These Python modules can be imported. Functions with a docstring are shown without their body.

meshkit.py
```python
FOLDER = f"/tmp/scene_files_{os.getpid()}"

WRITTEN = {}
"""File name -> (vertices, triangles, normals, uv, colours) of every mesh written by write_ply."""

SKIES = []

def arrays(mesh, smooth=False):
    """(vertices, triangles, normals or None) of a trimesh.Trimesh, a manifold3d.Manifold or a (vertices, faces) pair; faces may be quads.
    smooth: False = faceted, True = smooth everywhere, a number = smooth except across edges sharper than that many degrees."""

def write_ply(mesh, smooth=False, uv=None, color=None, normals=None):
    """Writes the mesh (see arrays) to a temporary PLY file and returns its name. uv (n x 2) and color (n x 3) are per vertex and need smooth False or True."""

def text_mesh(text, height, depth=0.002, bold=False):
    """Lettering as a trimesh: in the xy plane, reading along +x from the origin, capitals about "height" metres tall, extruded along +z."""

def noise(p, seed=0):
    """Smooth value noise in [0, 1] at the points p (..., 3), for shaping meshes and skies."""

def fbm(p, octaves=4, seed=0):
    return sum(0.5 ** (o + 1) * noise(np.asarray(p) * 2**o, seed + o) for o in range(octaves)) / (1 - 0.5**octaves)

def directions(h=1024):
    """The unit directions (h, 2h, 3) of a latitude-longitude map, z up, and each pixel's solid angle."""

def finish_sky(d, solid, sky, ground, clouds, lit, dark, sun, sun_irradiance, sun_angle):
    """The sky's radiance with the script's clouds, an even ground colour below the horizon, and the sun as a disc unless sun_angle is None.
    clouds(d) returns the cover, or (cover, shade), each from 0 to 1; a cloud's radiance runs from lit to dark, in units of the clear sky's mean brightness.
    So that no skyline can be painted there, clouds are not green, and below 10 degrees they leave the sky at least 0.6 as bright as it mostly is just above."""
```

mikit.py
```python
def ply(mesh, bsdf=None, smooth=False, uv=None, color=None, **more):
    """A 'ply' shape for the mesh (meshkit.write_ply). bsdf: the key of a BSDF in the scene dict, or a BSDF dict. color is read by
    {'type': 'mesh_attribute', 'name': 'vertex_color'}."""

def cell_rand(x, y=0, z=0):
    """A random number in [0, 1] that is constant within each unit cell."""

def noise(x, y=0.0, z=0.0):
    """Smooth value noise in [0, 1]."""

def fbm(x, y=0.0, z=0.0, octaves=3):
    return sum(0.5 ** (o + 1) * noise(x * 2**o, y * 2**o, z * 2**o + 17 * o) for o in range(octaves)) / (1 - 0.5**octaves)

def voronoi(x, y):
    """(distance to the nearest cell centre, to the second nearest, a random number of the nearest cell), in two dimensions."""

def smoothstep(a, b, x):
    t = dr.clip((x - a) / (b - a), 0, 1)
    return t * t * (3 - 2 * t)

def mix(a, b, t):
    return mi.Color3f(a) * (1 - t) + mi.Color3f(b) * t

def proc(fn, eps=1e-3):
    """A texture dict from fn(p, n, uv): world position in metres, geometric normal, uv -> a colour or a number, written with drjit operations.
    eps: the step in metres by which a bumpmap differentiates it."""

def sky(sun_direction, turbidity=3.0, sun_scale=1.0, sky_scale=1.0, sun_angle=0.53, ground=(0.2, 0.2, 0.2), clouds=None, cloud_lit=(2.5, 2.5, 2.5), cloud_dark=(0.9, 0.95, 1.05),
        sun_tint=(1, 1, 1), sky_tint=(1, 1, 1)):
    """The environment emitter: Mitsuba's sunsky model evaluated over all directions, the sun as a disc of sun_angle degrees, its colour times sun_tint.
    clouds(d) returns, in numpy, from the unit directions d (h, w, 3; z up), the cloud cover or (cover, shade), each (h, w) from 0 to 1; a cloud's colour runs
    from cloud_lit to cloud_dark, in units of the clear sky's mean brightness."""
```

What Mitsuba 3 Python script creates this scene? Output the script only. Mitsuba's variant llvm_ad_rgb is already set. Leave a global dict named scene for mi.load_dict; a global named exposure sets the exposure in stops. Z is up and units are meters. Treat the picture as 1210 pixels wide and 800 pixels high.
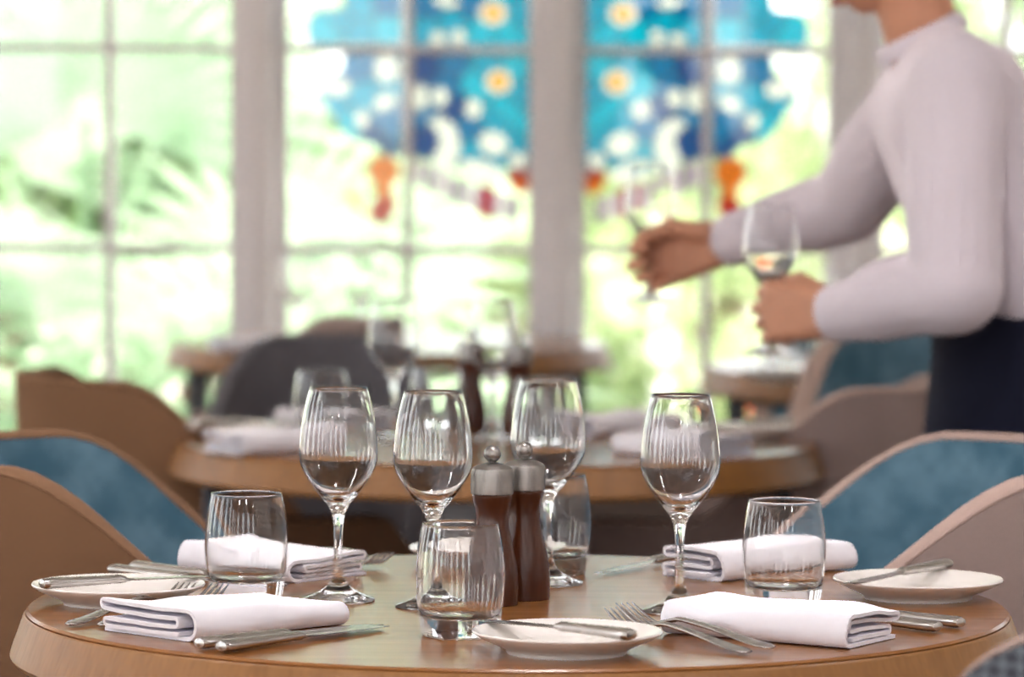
import math, random
import numpy as np
import trimesh
import manifold3d as m3
import mitsuba as mi
import drjit as dr
import mikit, meshkit
from shapely.geometry import Polygon, LineString, Point, box as sbox
from shapely import affinity
from shapely.ops import unary_union

T = mi.ScalarTransform4f
scene, labels = {}, {}

# ------------------------------------------------------------------ camera, sky, lamps, exposure
FPX, CZ, YH, ROLL = 4750.0, 1.181, 159.0, 0.0052     # focal length in pixels (of 1210x800), eye height, horizon row, roll
PITCH = math.atan((400 - YH) / FPX)
TABLE_Z = 0.75
exposure = 1.1
scene['camera'] = {
    'type': 'thinlens', 'fov_axis': 'x', 'fov': math.degrees(2 * math.atan(605 / FPX)),
    'aperture_radius': 0.0125, 'focus_distance': 3.56,
    'near_clip': 0.05, 'far_clip': 500.0,
    'to_world': T().look_at(origin=[0, 0, CZ], target=[0, FPX, CZ - (400 - YH)], up=[-math.sin(ROLL), 0, math.cos(ROLL)]),
}
SUN = (-0.45, -0.30, 0.85)
scene['sky'] = mikit.sky(SUN, turbidity=4.0, sun_scale=6.0, sky_scale=7.5, sun_angle=4.0, ground=(0.30, 0.33, 0.25), sky_tint=(1.04, 1.0, 0.94), sun_tint=(0.90, 0.98, 1.14),
                         clouds=lambda d: (0.75 + 0 * d[..., 2], 0.25 * meshkit.fbm(d * 3.0, 3, 5)), cloud_lit=(2.2, 2.2, 2.15), cloud_dark=(1.5, 1.5, 1.52))


def ray(px, py):
    u, v = px - 605.0, py - 400.0
    c, s = math.cos(ROLL), math.sin(ROLL)
    u, v = u * c + v * s, v * c - u * s
    cp, sp_ = math.cos(PITCH), math.sin(PITCH)
    fwd, up = FPX * cp - v * sp_, -FPX * sp_ - v * cp
    return u / fwd, up / fwd


def at(px, py, depth):
    a, b = ray(px, py)
    return np.array([a * depth, depth, CZ + b * depth])


def spot(px, py, z=TABLE_Z):
    a, b = ray(px, py)
    d = (z - CZ) / b
    return np.array([a * d, d, z])


# ------------------------------------------------------------------ small helpers
def rgb(*c):
    return {'type': 'rgb', 'value': list(c)}


def mat(name, d, two=True):
    scene['mat_' + name] = {'type': 'twosided', 'bsdf': d} if two else d


def put(key, mesh, m, smooth=35, **more):
    if isinstance(mesh, dict):
        d = dict(mesh)
        if m is not None:
            d['bsdf'] = {'type': 'ref', 'id': 'mat_' + m}
        d.update(more)
        scene[key] = d
    else:
        scene[key] = mikit.ply(mesh, 'mat_' + m, smooth=smooth, **more)
    return key


def tag(key, label=None, category=None, group=None, kind=None):
    d = labels.setdefault(key, {})
    for k, v in (('label', label), ('category', category), ('group', group), ('kind', kind)):
        if v:
            d[k] = v


def numbered(name):
    used = {k.split('__')[0] for k in list(scene) + list(labels)}
    if name not in used:
        return name
    i = 1
    while f'{name}_{i:03d}' in used:
        i += 1
    return f'{name}_{i:03d}'


def part(parent, name):
    base = f'{parent}__{name}'
    if base not in scene:
        return base
    i = 1
    while f'{base}_{i:03d}' in scene:
        i += 1
    return f'{base}_{i:03d}'


def cat(*ms):
    return trimesh.util.concatenate([m for m in ms if m is not None])


def box(x0, x1, y0, y1, z0, z1):
    m = trimesh.creation.box((x1 - x0, y1 - y0, z1 - z0))
    m.apply_translation(((x0 + x1) / 2, (y0 + y1) / 2, (z0 + z1) / 2))
    return m


def bevel_box(x0, x1, y0, y1, z0, z1, b=0.004):
    pts = []
    for sx in (0, 1):
        for sy in (0, 1):
            for sz in (0, 1):
                c = np.array([(x0, x1)[sx], (y0, y1)[sy], (z0, z1)[sz]], float)
                s = np.array([1 - 2 * sx, 1 - 2 * sy, 1 - 2 * sz]) * b
                for k in range(3):
                    q = c + s
                    q[k] = c[k]
                    pts.append(q)
    return trimesh.PointCloud(pts).convex_hull


def grid_mesh(V, close_u=False, close_v=False, flip=False):
    """V: (n, m, 3) grid of points -> mesh"""
    n, m = V.shape[:2]
    iu = np.arange(n if close_u else n - 1)
    iv = np.arange(m if close_v else m - 1)
    a, b = np.meshgrid(iu, iv, indexing='ij')
    i00 = a * m + b
    i10 = ((a + 1) % n) * m + b
    i11 = ((a + 1) % n) * m + (b + 1) % m
    i01 = a * m + (b + 1) % m
    f = np.concatenate([np.stack([i00, i10, i11], -1).reshape(-1, 3), np.stack([i00, i11, i01], -1).reshape(-1, 3)])
    if flip:
        f = f[:, ::-1]
    return trimesh.Trimesh(V.reshape(-1, 3), f, process=False)


def lathe(profile, n=48):
    """closed surface of revolution about z; profile from the axis at the bottom to the axis on the inside/top, outside first"""
    p = np.array(profile, float)
    p[:, 0] = np.maximum(p[:, 0], 0)
    mid = p.copy()
    a = np.arange(n) * 2 * np.pi / n
    V = np.stack([np.cos(a)[:, None] * mid[None, :, 0], np.sin(a)[:, None] * mid[None, :, 0], np.broadcast_to(mid[None, :, 1], (n, len(mid)))], -1)
    m = grid_mesh(V, close_u=True)
    m.merge_vertices()
    m.update_faces(m.nondegenerate_faces())
    m.remove_unreferenced_vertices()
    if m.is_watertight and m.volume < 0:
        m.invert()
    return m


def spline(pts, per=6):
    """Catmull-Rom through 2-D or 3-D points"""
    p = np.array(pts, float)
    q = np.vstack([2 * p[0] - p[1], p, 2 * p[-1] - p[-2]])
    out = []
    for i in range(1, len(q) - 2):
        t = np.arange(per)[:, None] / per
        a, b, c, d = q[i - 1], q[i], q[i + 1], q[i + 2]
        out.append(0.5 * (2 * b + (c - a) * t + (2 * a - 5 * b + 4 * c - d) * t ** 2 + (3 * b - a - 3 * c + d) * t ** 3))
    return np.vstack(out + [p[-1:]])


def loft_x(rows, n=14, power=2.0):
    """rows of (x, y centre, z centre, half width y, half height z): closed loft along x"""
    r = np.array(rows, float)
    a = np.arange(n) * 2 * np.pi / n
    ca, sa = np.cos(a), np.sin(a)
    e = 2.0 / power
    ca, sa = np.sign(ca) * np.abs(ca) ** e, np.sign(sa) * np.abs(sa) ** e
    V = np.stack([np.broadcast_to(r[:, 0:1], (len(r), n)), r[:, 1:2] + r[:, 3:4] * ca, r[:, 2:3] + r[:, 4:5] * sa], -1)
    m = grid_mesh(V, close_v=True)
    v, f = list(m.vertices), list(m.faces)
    for end in (0, len(r) - 1):
        k = len(v)
        v.append([r[end, 0], r[end, 1], r[end, 2]])
        for i in range(n):
            tri = [end * n + i, end * n + (i + 1) % n, k]
            f.append(tri if end == 0 else tri[::-1])
    m = trimesh.Trimesh(np.array(v), np.array(f), process=False)
    m.fix_normals()
    return m


def tube(points, radii, n=8):
    p = np.asarray(points, float)
    r = np.broadcast_to(np.asarray(radii, float), (len(p),))
    t = np.gradient(p, axis=0)
    t /= np.linalg.norm(t, axis=1, keepdims=True)
    ref = np.array([0, 0, 1.0]) if abs(t[:, 2]).max() < 0.95 else np.array([0.9, 0.43, 0.05])
    a = np.cross(t, ref)
    a /= np.linalg.norm(a, axis=1, keepdims=True)
    b = np.cross(t, a)
    g = np.arange(n) * 2 * np.pi / n
    V = p[:, None] + r[:, None, None] * (np.cos(g)[None, :, None] * a[:, None] + np.sin(g)[None, :, None] * b[:, None])
    V = np.concatenate([np.repeat(p[:1][None], n, 1), V, np.repeat(p[-1:][None], n, 1)])
    m = grid_mesh(V, close_v=True)
    m.merge_vertices()
    m.update_faces(m.nondegenerate_faces())
    m.fix_normals()
    return m


def place(x, y, z, rot=0.0, pitch=0.0, s=1.0):
    return T().translate([float(x), float(y), float(z)]).rotate([0, 0, 1], float(rot)).rotate([0, 1, 0], float(pitch)).scale(float(s))


# ------------------------------------------------------------------ materials
def wood(light, dark, sx, sy, sz, seed=0.0, k=9.0):
    def fn(p, n, uv):
        q = mikit.fbm(p.x * sx + seed, p.y * sy, p.z * sz, 4)
        ring = mikit.noise(p.x * sx * k * 0.2, p.y * sy * k * 0.25 + 3.1, p.z * sz * 0.4 + seed)
        fine = mikit.noise(p.x * sx * 6, p.y * sy * 8, p.z * sz * 6 + seed)
        t = dr.clip(0.55 * q + 0.3 * ring + 0.25 * fine - 0.05, 0, 1)
        return mikit.mix(dark, light, t)
    return mikit.proc(fn)


def fabric(base, var=0.12, scale=900.0, blotch=14.0):
    a = tuple(c * (1 - var) for c in base)
    b = tuple(min(1, c * (1 + var)) for c in base)

    def fn(p, n, uv):
        w = 0.5 * mikit.noise(p.x * scale, p.y * scale, p.z * scale) + 0.5 * mikit.fbm(p.x * blotch, p.y * blotch, p.z * blotch, 3)
        return mikit.mix(a, b, w)
    return mikit.proc(fn)


def velvet(base, dark):
    def fn(p, n, uv):
        w = mikit.fbm(p.x * 26, p.y * 26, p.z * 20, 4)
        return mikit.mix(dark, base, mikit.smoothstep(0.25, 0.75, w))
    return mikit.proc(fn)


mat('table_top', {'type': 'roughplastic', 'distribution': 'ggx', 'alpha': 0.045, 'int_ior': 1.58, 'nonlinear': True,
                  'diffuse_reflectance': wood((0.55, 0.275, 0.085), (0.40, 0.175, 0.045), 5, 60, 20)})
mat('table_edge', {'type': 'roughplastic', 'distribution': 'ggx', 'alpha': 0.16, 'int_ior': 1.45, 'nonlinear': True,
                   'diffuse_reflectance': wood((0.58, 0.31, 0.10), (0.37, 0.17, 0.046), 40, 40, 9, 4.0)})
mat('navy_metal', {'type': 'roughplastic', 'alpha': 0.25, 'diffuse_reflectance': rgb(0.012, 0.014, 0.03)})
mat('grey_metal', {'type': 'roughplastic', 'alpha': 0.3, 'diffuse_reflectance': rgb(0.28, 0.28, 0.31)})
mat('glass', {'type': 'dielectric', 'int_ior': 1.5, 'ext_ior': 1.0}, two=False)
mat('window_glass', {'type': 'thindielectric', 'int_ior': 1.5}, two=False)
mat('steel', {'type': 'roughconductor', 'material': 'none', 'alpha': 0.05, 'distribution': 'ggx', 'specular_reflectance': rgb(0.58, 0.56, 0.545)})


mat('brushed_steel', {'type': 'roughconductor', 'material': 'none', 'alpha': 0.14, 'distribution': 'ggx', 'specular_reflectance': rgb(0.37, 0.35, 0.335)})
mat('mill_wood', {'type': 'roughplastic', 'alpha': 0.085, 'int_ior': 1.5, 'nonlinear': True, 'diffuse_reflectance': wood((0.16, 0.045, 0.017), (0.075, 0.018, 0.007), 70, 70, 7, 2.0)})
mat('porcelain', {'type': 'roughplastic', 'alpha': 0.06, 'int_ior': 1.5, 'diffuse_reflectance': rgb(0.80, 0.765, 0.73)})
mat('napkin', {'type': 'principled', 'base_color': fabric((0.72, 0.705, 0.755), 0.03, 1500, 30), 'roughness': 0.95, 'specular': 0.1, 'sheen': 0.1})
mat('brown_fabric', {'type': 'principled', 'base_color': fabric((0.185, 0.10, 0.056)), 'roughness': 0.9, 'specular': 0.1})
mat('brown_piping', {'type': 'principled', 'base_color': fabric((0.215, 0.118, 0.068)), 'roughness': 0.85, 'specular': 0.15, 'sheen': 0.1})
mat('mauve_fabric', {'type': 'principled', 'base_color': fabric((0.33, 0.25, 0.232)), 'roughness': 0.85, 'specular': 0.2, 'sheen': 0.15})
mat('mauve_piping', {'type': 'principled', 'base_color': fabric((0.40, 0.29, 0.255)), 'roughness': 0.8, 'specular': 0.2, 'sheen': 0.15})
mat('teal_velvet', {'type': 'principled', 'base_color': velvet((0.125, 0.225, 0.295), (0.055, 0.13, 0.185)), 'roughness': 0.85, 'specular': 0.2, 'sheen': 0.3, 'sheen_tint': 0.6})
mat('grey_fabric', {'type': 'principled', 'base_color': fabric((0.115, 0.11, 0.124), 0.3, 420, 20), 'roughness': 0.95, 'specular': 0.1, 'sheen': 0.3})


def check(p, n, uv):
    a = mikit.smoothstep(0.35, 0.5, dr.abs(p.x * 95 - dr.floor(p.x * 95) - 0.5) * 1.0 + 0.12)
    b = mikit.smoothstep(0.35, 0.5, dr.abs(p.z * 95 - dr.floor(p.z * 95) - 0.5) * 1.0 + 0.12)
    t = dr.clip(0.5 * a + 0.5 * b, 0, 1)
    return mikit.mix((0.055, 0.058, 0.075), (0.17, 0.20, 0.23), t)


mat('check_fabric', {'type': 'principled', 'base_color': mikit.proc(check), 'roughness': 0.95, 'specular': 0.1, 'sheen': 0.2})
mat('frame_paint', {'type': 'roughplastic', 'alpha': 0.2, 'diffuse_reflectance': rgb(0.76, 0.72, 0.74)})
mat('wall_paint', {'type': 'diffuse', 'reflectance': rgb(0.80, 0.77, 0.74)})
mat('ceiling_paint', {'type': 'diffuse', 'reflectance': rgb(0.86, 0.84, 0.82)})


def planks(p, n, uv):
    i = dr.floor(p.x / 0.14)
    r = mikit.cell_rand(i, dr.floor(p.y / 1.7 + 0.37 * i))
    g = mikit.fbm(p.x * 40, p.y * 3, r * 9, 3)
    e = mikit.smoothstep(0.0, 0.02, dr.abs(p.x / 0.14 - i - 0.5) * -1 + 0.5)
    return mikit.mix((0.075, 0.042, 0.025), (0.17, 0.10, 0.06), dr.clip(0.5 * r + 0.5 * g, 0, 1)) * (0.4 + 0.6 * e)


mat('panel_paint', {'type': 'roughplastic', 'alpha': 0.25, 'diffuse_reflectance': rgb(0.17, 0.125, 0.105)})
mat('floor_wood', {'type': 'roughplastic', 'alpha': 0.2, 'diffuse_reflectance': mikit.proc(planks)})
mat('skin', {'type': 'principled', 'base_color': fabric((0.50, 0.235, 0.145), 0.06, 60, 20), 'roughness': 0.5, 'specular': 0.35})
mat('shirt', {'type': 'principled', 'base_color': rgb(0.62, 0.56, 0.62), 'roughness': 0.9, 'specular': 0.15, 'sheen': 0.3})
mat('navy_cloth', {'type': 'principled', 'base_color': rgb(0.007, 0.008, 0.020), 'roughness': 0.9, 'specular': 0.15, 'sheen': 0.1})
mat('hair', {'type': 'principled', 'base_color': rgb(0.05, 0.025, 0.015), 'roughness': 0.5})
mat('eye_white', {'type': 'roughplastic', 'alpha': 0.1, 'diffuse_reflectance': rgb(0.8, 0.8, 0.8)})
mat('lips', {'type': 'roughplastic', 'alpha': 0.3, 'diffuse_reflectance': rgb(0.45, 0.15, 0.13)})
mat('black_leather', {'type': 'roughplastic', 'alpha': 0.2, 'diffuse_reflectance': rgb(0.02, 0.02, 0.02)})
LEAFCOL = {'leaf_light': ((0.50, 0.58, 0.36), (0.34, 0.47, 0.22)), 'leaf_mid': ((0.26, 0.40, 0.17), (0.13, 0.25, 0.08)), 'leaf_dark': ((0.08, 0.17, 0.05), (0.05, 0.10, 0.03)),
           'leaf_palm': ((0.46, 0.58, 0.44), (0.26, 0.42, 0.25))}
for k_, (a_, b_) in LEAFCOL.items():
    mat(k_, {'type': 'principledthin', 'base_color': mikit.proc(lambda p, n, uv, a=a_, b=b_: mikit.mix(b, a, mikit.noise(p.x * 6, p.y * 6, p.z * 6))), 'roughness': 0.5, 'diff_trans': 0.9, 'spec_trans': 0.0}, two=False)
mat('bark', {'type': 'diffuse', 'reflectance': rgb(0.13, 0.085, 0.055)})
mat('lawn', {'type': 'diffuse', 'reflectance': mikit.proc(lambda p, n, uv: mikit.mix((0.36, 0.44, 0.24), (0.52, 0.56, 0.40), mikit.fbm(p.x * 1.3, p.y * 0.7, 0.0, 4)))})
mat('paving', {'type': 'diffuse', 'reflectance': mikit.proc(lambda p, n, uv: mikit.mix((0.50, 0.48, 0.42), (0.62, 0.60, 0.54), mikit.fbm(p.x * 2, p.y * 2, 0.0, 4)))})
mat('red_petal', {'type': 'principledthin', 'base_color': rgb(0.7, 0.08, 0.06), 'roughness': 0.5, 'diff_trans': 0.8}, two=False)
STAIN = {'cyan_glass': (0.0, 0.20, 0.29), 'sky_blue_glass': (0.0, 0.26, 0.34), 'blue_glass': (0.0, 0.095, 0.20), 'deep_blue_glass': (0.0, 0.035, 0.12), 'yellow_glass': (0.45, 0.22, 0.0),
         'orange_glass': (0.32, 0.072, 0.0), 'red_glass': (0.19, 0.0, 0.006), 'pink_glass': (0.30, 0.24, 0.29), 'mauve_glass': (0.14, 0.10, 0.15), 'opal_glass': (0.50, 0.52, 0.46)}
for k_, c_ in STAIN.items():
    mat(k_, {'type': 'principledthin', 'base_color': rgb(*c_), 'roughness': 0.4, 'diff_trans': 1.7, 'spec_trans': 0.0}, two=False)

# ------------------------------------------------------------------ the room
WY = 9.0                                     # window wall
X0, X1, Y0, ZC = -3.6, 3.6, -3.0, 2.62
put('floor', box(X0 - .2, X1 + .2, Y0 - .2, WY + .1, -0.12, 0.0), 'floor_wood', False); tag('floor', 'dark stained timber floor under the dining tables', kind='structure')
put('ceiling', box(X0 - .2, X1 + .2, Y0 - .2, WY + .1, ZC, ZC + 0.12), 'ceiling_paint', False); tag('ceiling', 'plain white ceiling of the dining room', kind='structure')
put('wall_right', box(X1, X1 + .2, Y0, WY, 0, ZC), 'wall_paint', False); tag('wall_right', 'cream wall on the right', kind='structure')


def bay_wall(key, along, pos, lo, hi, n, thick, post, sill, head):
    """a wall of open garden doors: sill, head and posts"""
    def b(a0, a1, z0, z1):
        return box(a0, a1, pos, pos + thick, z0, z1) if along == 'x' else box(pos, pos + thick, a0, a1, z0, z1)
    put(key + '__lintel', b(lo, hi, head, ZC), 'frame_paint', False)
    for i in range(n + 1):
        c = lo + (hi - lo) * i / n
        put(part(key, 'post'), b(max(lo, c - post / 2), min(hi, c + post / 2), sill, head), 'frame_paint', False)
    if sill > 0:
        put(key + '__sill', b(lo, hi, 0, sill), 'wall_paint', False)
    tag(key, kind='structure')


bay_wall('wall_left', 'y', X0 - .14, Y0, WY, 9, 0.14, 0.72, 0.45, 2.35)
labels['wall_left']['label'] = 'cream left wall with tall open windows'
bay_wall('wall_back', 'x', Y0 - .14, X0, X1, 4, 0.14, 1.15, 0.45, 2.35)
labels['wall_back']['label'] = 'cream wall with tall open windows behind the diners'

# window wall: posts between casement windows
SW = FPX / WY
WPITCH = 352.5 / SW
PC = at(658.5, 200, WY)[0]
POST_W = 67 / SW
ROWZ = [0.476, 0.923, 1.370, 1.817, 2.264]
ZB, ZT = 0.0, 2.36
put('wall_window__lintel', box(X0, X1, WY - .05, WY + .12, ZT, ZC), 'frame_paint', False)
tag('wall_window', 'white painted window wall onto the garden', kind='structure')
cols = [PC + k * WPITCH for k in range(-5, 6) if X0 < PC + k * WPITCH < X1]
for c in cols:
    # stepped post: proud core with a moulded face on both sides
    prof = Polygon([(-.5, .06), (-.5, -.012), (-.34, -.012), (-.32, -.04), (-.10, -.04), (-.06, -.085), (.24, -.085), (.28, -.04), (.36, -.03), (.5, -.012), (.5, .06)])
    prof = affinity.scale(prof, POST_W, 1.0, origin=(0, 0))
    m = trimesh.creation.extrude_polygon(prof, ZT, engine='earcut')
    m.apply_translation((c, WY, 0))
    put(part('wall_window', 'post'), m, 'frame_paint', 20)
MUN = 0.022
nwin = 0
WIN = {}
for a, b in zip(cols[:-1], cols[1:]):
    nwin += 1
    key = f'window_{nwin}'
    l, r = a + POST_W / 2, b - POST_W / 2
    WIN[nwin] = (l, r)
    tag(key, 'floor length garden window of small panes with white bars', kind='structure')
    mid = (l + r) / 2
    for z0, z1 in zip(ROWZ[:-1], ROWZ[1:]):
        for x0, x1 in ((l, mid), (mid, r)):
            g = trimesh.Trimesh([[x0, WY + .02, z0], [x1, WY + .02, z0], [x1, WY + .02, z1], [x0, WY + .02, z1]], [[0, 1, 2], [0, 2, 3]], process=False)
            put(part(key, 'pane'), g, 'window_glass', False)
    put(key + '__mullion', bevel_box(mid - MUN / 2, mid + MUN / 2, WY - .012, WY + .045, ROWZ[0], ROWZ[-1], .004), 'frame_paint', 20)
    for z in ROWZ[1:-1]:
        put(part(key, 'muntin'), bevel_box(l, r, WY - .008, WY + .042, z - MUN * .45, z + MUN * .45, .004), 'frame_paint', 20)
    put(part(key, 'rail'), box(l, r, WY - .02, WY + .05, ROWZ[0] - .03, ROWZ[0] + .01), 'frame_paint', False)
    put(part(key, 'apron_panel'), box(l, r, WY - .01, WY + .05, 0, ROWZ[0] - .03), 'panel_paint', False)
    put(part(key, 'rail'), box(l, r, WY - .02, WY + .05, ROWZ[-1] - .01, ZT), 'frame_paint', False)
# solid ends of the window wall
put(part('wall_window', 'pier'), box(X0, cols[0], WY - .05, WY + .12, 0, ZT), 'frame_paint', False)
put(part('wall_window', 'pier'), box(cols[-1], X1, WY - .05, WY + .12, 0, ZT), 'frame_paint', False)

# ceiling lamps
LAMP_DISC = lathe([(0, -0.03), (0.17, -0.03), (0.185, -0.02), (0.185, 0.0), (0, 0.0)], 32)
mat('lamp_white', {'type': 'diffuse', 'reflectance': rgb(0.8, 0.8, 0.8)})
LP = 0
for lx in (-1.9, 0.1, 2.1):
    for ly in (-1.4, 1.2, 3.4):
        k = numbered('ceiling_lamp')
        tag(k, 'round warm white ceiling lamp above the dining tables', 'lamp', 'ceiling lamps in rows over the room')
        put(k + '__housing', mikit.ply(LAMP_DISC, smooth=30) if LP == 0 else LAMP0, 'lamp_white', to_world=place(lx, ly, ZC))
        if LP == 0:
            LAMP0 = {q: v for q, v in scene[k + '__housing'].items() if q != 'to_world'}
        dm = trimesh.creation.cylinder(0.15, 0.004, sections=32)
        scene[k + '__diffuser'] = {**mikit.ply(dm, 'mat_lamp_white'), 'to_world': place(lx, ly, ZC - 0.034), 'emitter': {'type': 'area', 'radiance': rgb(33.0, 31.5, 32.0)}}
        LP += 1

# ------------------------------------------------------------------ garden
put('ground_lawn', box(-60, 60, WY + 21.0, 90, -0.35, -0.1), 'lawn', False); tag('ground_lawn', 'sunlit lawn beyond the windows', kind='structure')
put('ground_terrace', cat(box(-60, 60, WY + .12, WY + 21.0, -0.3, -0.08), box(-60, X0 - .2, -40, WY + .12, -0.3, -0.08), box(X1 + .2, 60, -40, WY + .12, -0.3, -0.08), box(X0 - .2, X1 + .2, -40, Y0 - .2, -0.3, -0.08)), 'paving', False)
tag('ground_terrace', 'pale stone terrace around the dining room', kind='structure')


def leaf_cloud(rng, n, centers, size, droop=0.3, aspect=0.45):
    """n separate folded leaves scattered in the blobs (x, y, z, rx, ry, rz)"""
    c = np.array(centers, float)
    w = (c[:, 3] * c[:, 4] * c[:, 5]) ** 0.67
    which = rng.choice(len(c), n, p=w / w.sum())
    d = rng.normal(size=(n, 3))
    d /= np.linalg.norm(d, axis=1, keepdims=True)
    rad = rng.uniform(0.55, 1.0, (n, 1)) ** 0.6
    p = c[which, :3] + d * rad * c[which, 3:]
    ax = d * 0.7 + rng.normal(size=(n, 3)) * 0.6
    ax[:, 2] -= droop
    ax /= np.linalg.norm(ax, axis=1, keepdims=True)
    side = np.cross(ax, rng.normal(size=(n, 3)))
    side /= np.linalg.norm(side, axis=1, keepdims=True)
    up = np.cross(side, ax)
    L = size * rng.uniform(0.7, 1.3, (n, 1))
    W = L * aspect * 0.5
    a, b = p, p + ax * L
    m1 = p + ax * L * 0.45 + side * W + up * L * 0.06
    m2 = p + ax * L * 0.45 - side * W + up * L * 0.06
    V = np.stack([a, m1, b, m2], 1).reshape(-1, 3)
    i = np.arange(n)[:, None] * 4
    F = np.concatenate([i + [0, 1, 2], i + [0, 2, 3]])
    return trimesh.Trimesh(V, F, process=False)


def shrub(name, label, category, px, depth, width, height, z0, n, size, leaf, seed, group=None, blobs=7, trunk=False):
    rng = np.random.default_rng(seed)
    x = at(px, 200, depth)[0]
    k = numbered(name)
    cs = []
    for i in range(blobs):
        t = rng.uniform(0.15, 0.9)
        cs.append((x + rng.uniform(-.36, .36) * width, depth + rng.uniform(-.3, .3) * width * .7, z0 + t * height, width * rng.uniform(.2, .33), width * rng.uniform(.2, .3), height * rng.uniform(.15, .26)))
    stems = [tube([(x + rng.uniform(-.05, .05), depth, -0.12), (x * .5 + c[0] * .5, depth * .5 + c[1] * .5, (c[2] - .1) * .55), (c[0], c[1], c[2])], [0.05 * width, .03 * width, .012 * width], 6) for c in cs[:5]]
    if trunk:
        fork_at = np.array([x, depth, z0 - .1])
        stems = [tube([(x, depth, -.12), fork_at], [.065, .05], 8)] + [tube([fork_at, fork_at * .5 + np.array(c[:3]) * .5, c[:3]], [.045, .03, .012], 6) for c in cs[:5]]
    put(k + '__stem', cat(*stems), 'bark', 40)
    put(k + '__foliage', leaf_cloud(rng, n, cs, size), leaf, False)
    tag(k + '__foliage', kind='stuff')
    tag(k, label, category, group)
    return k


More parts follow.
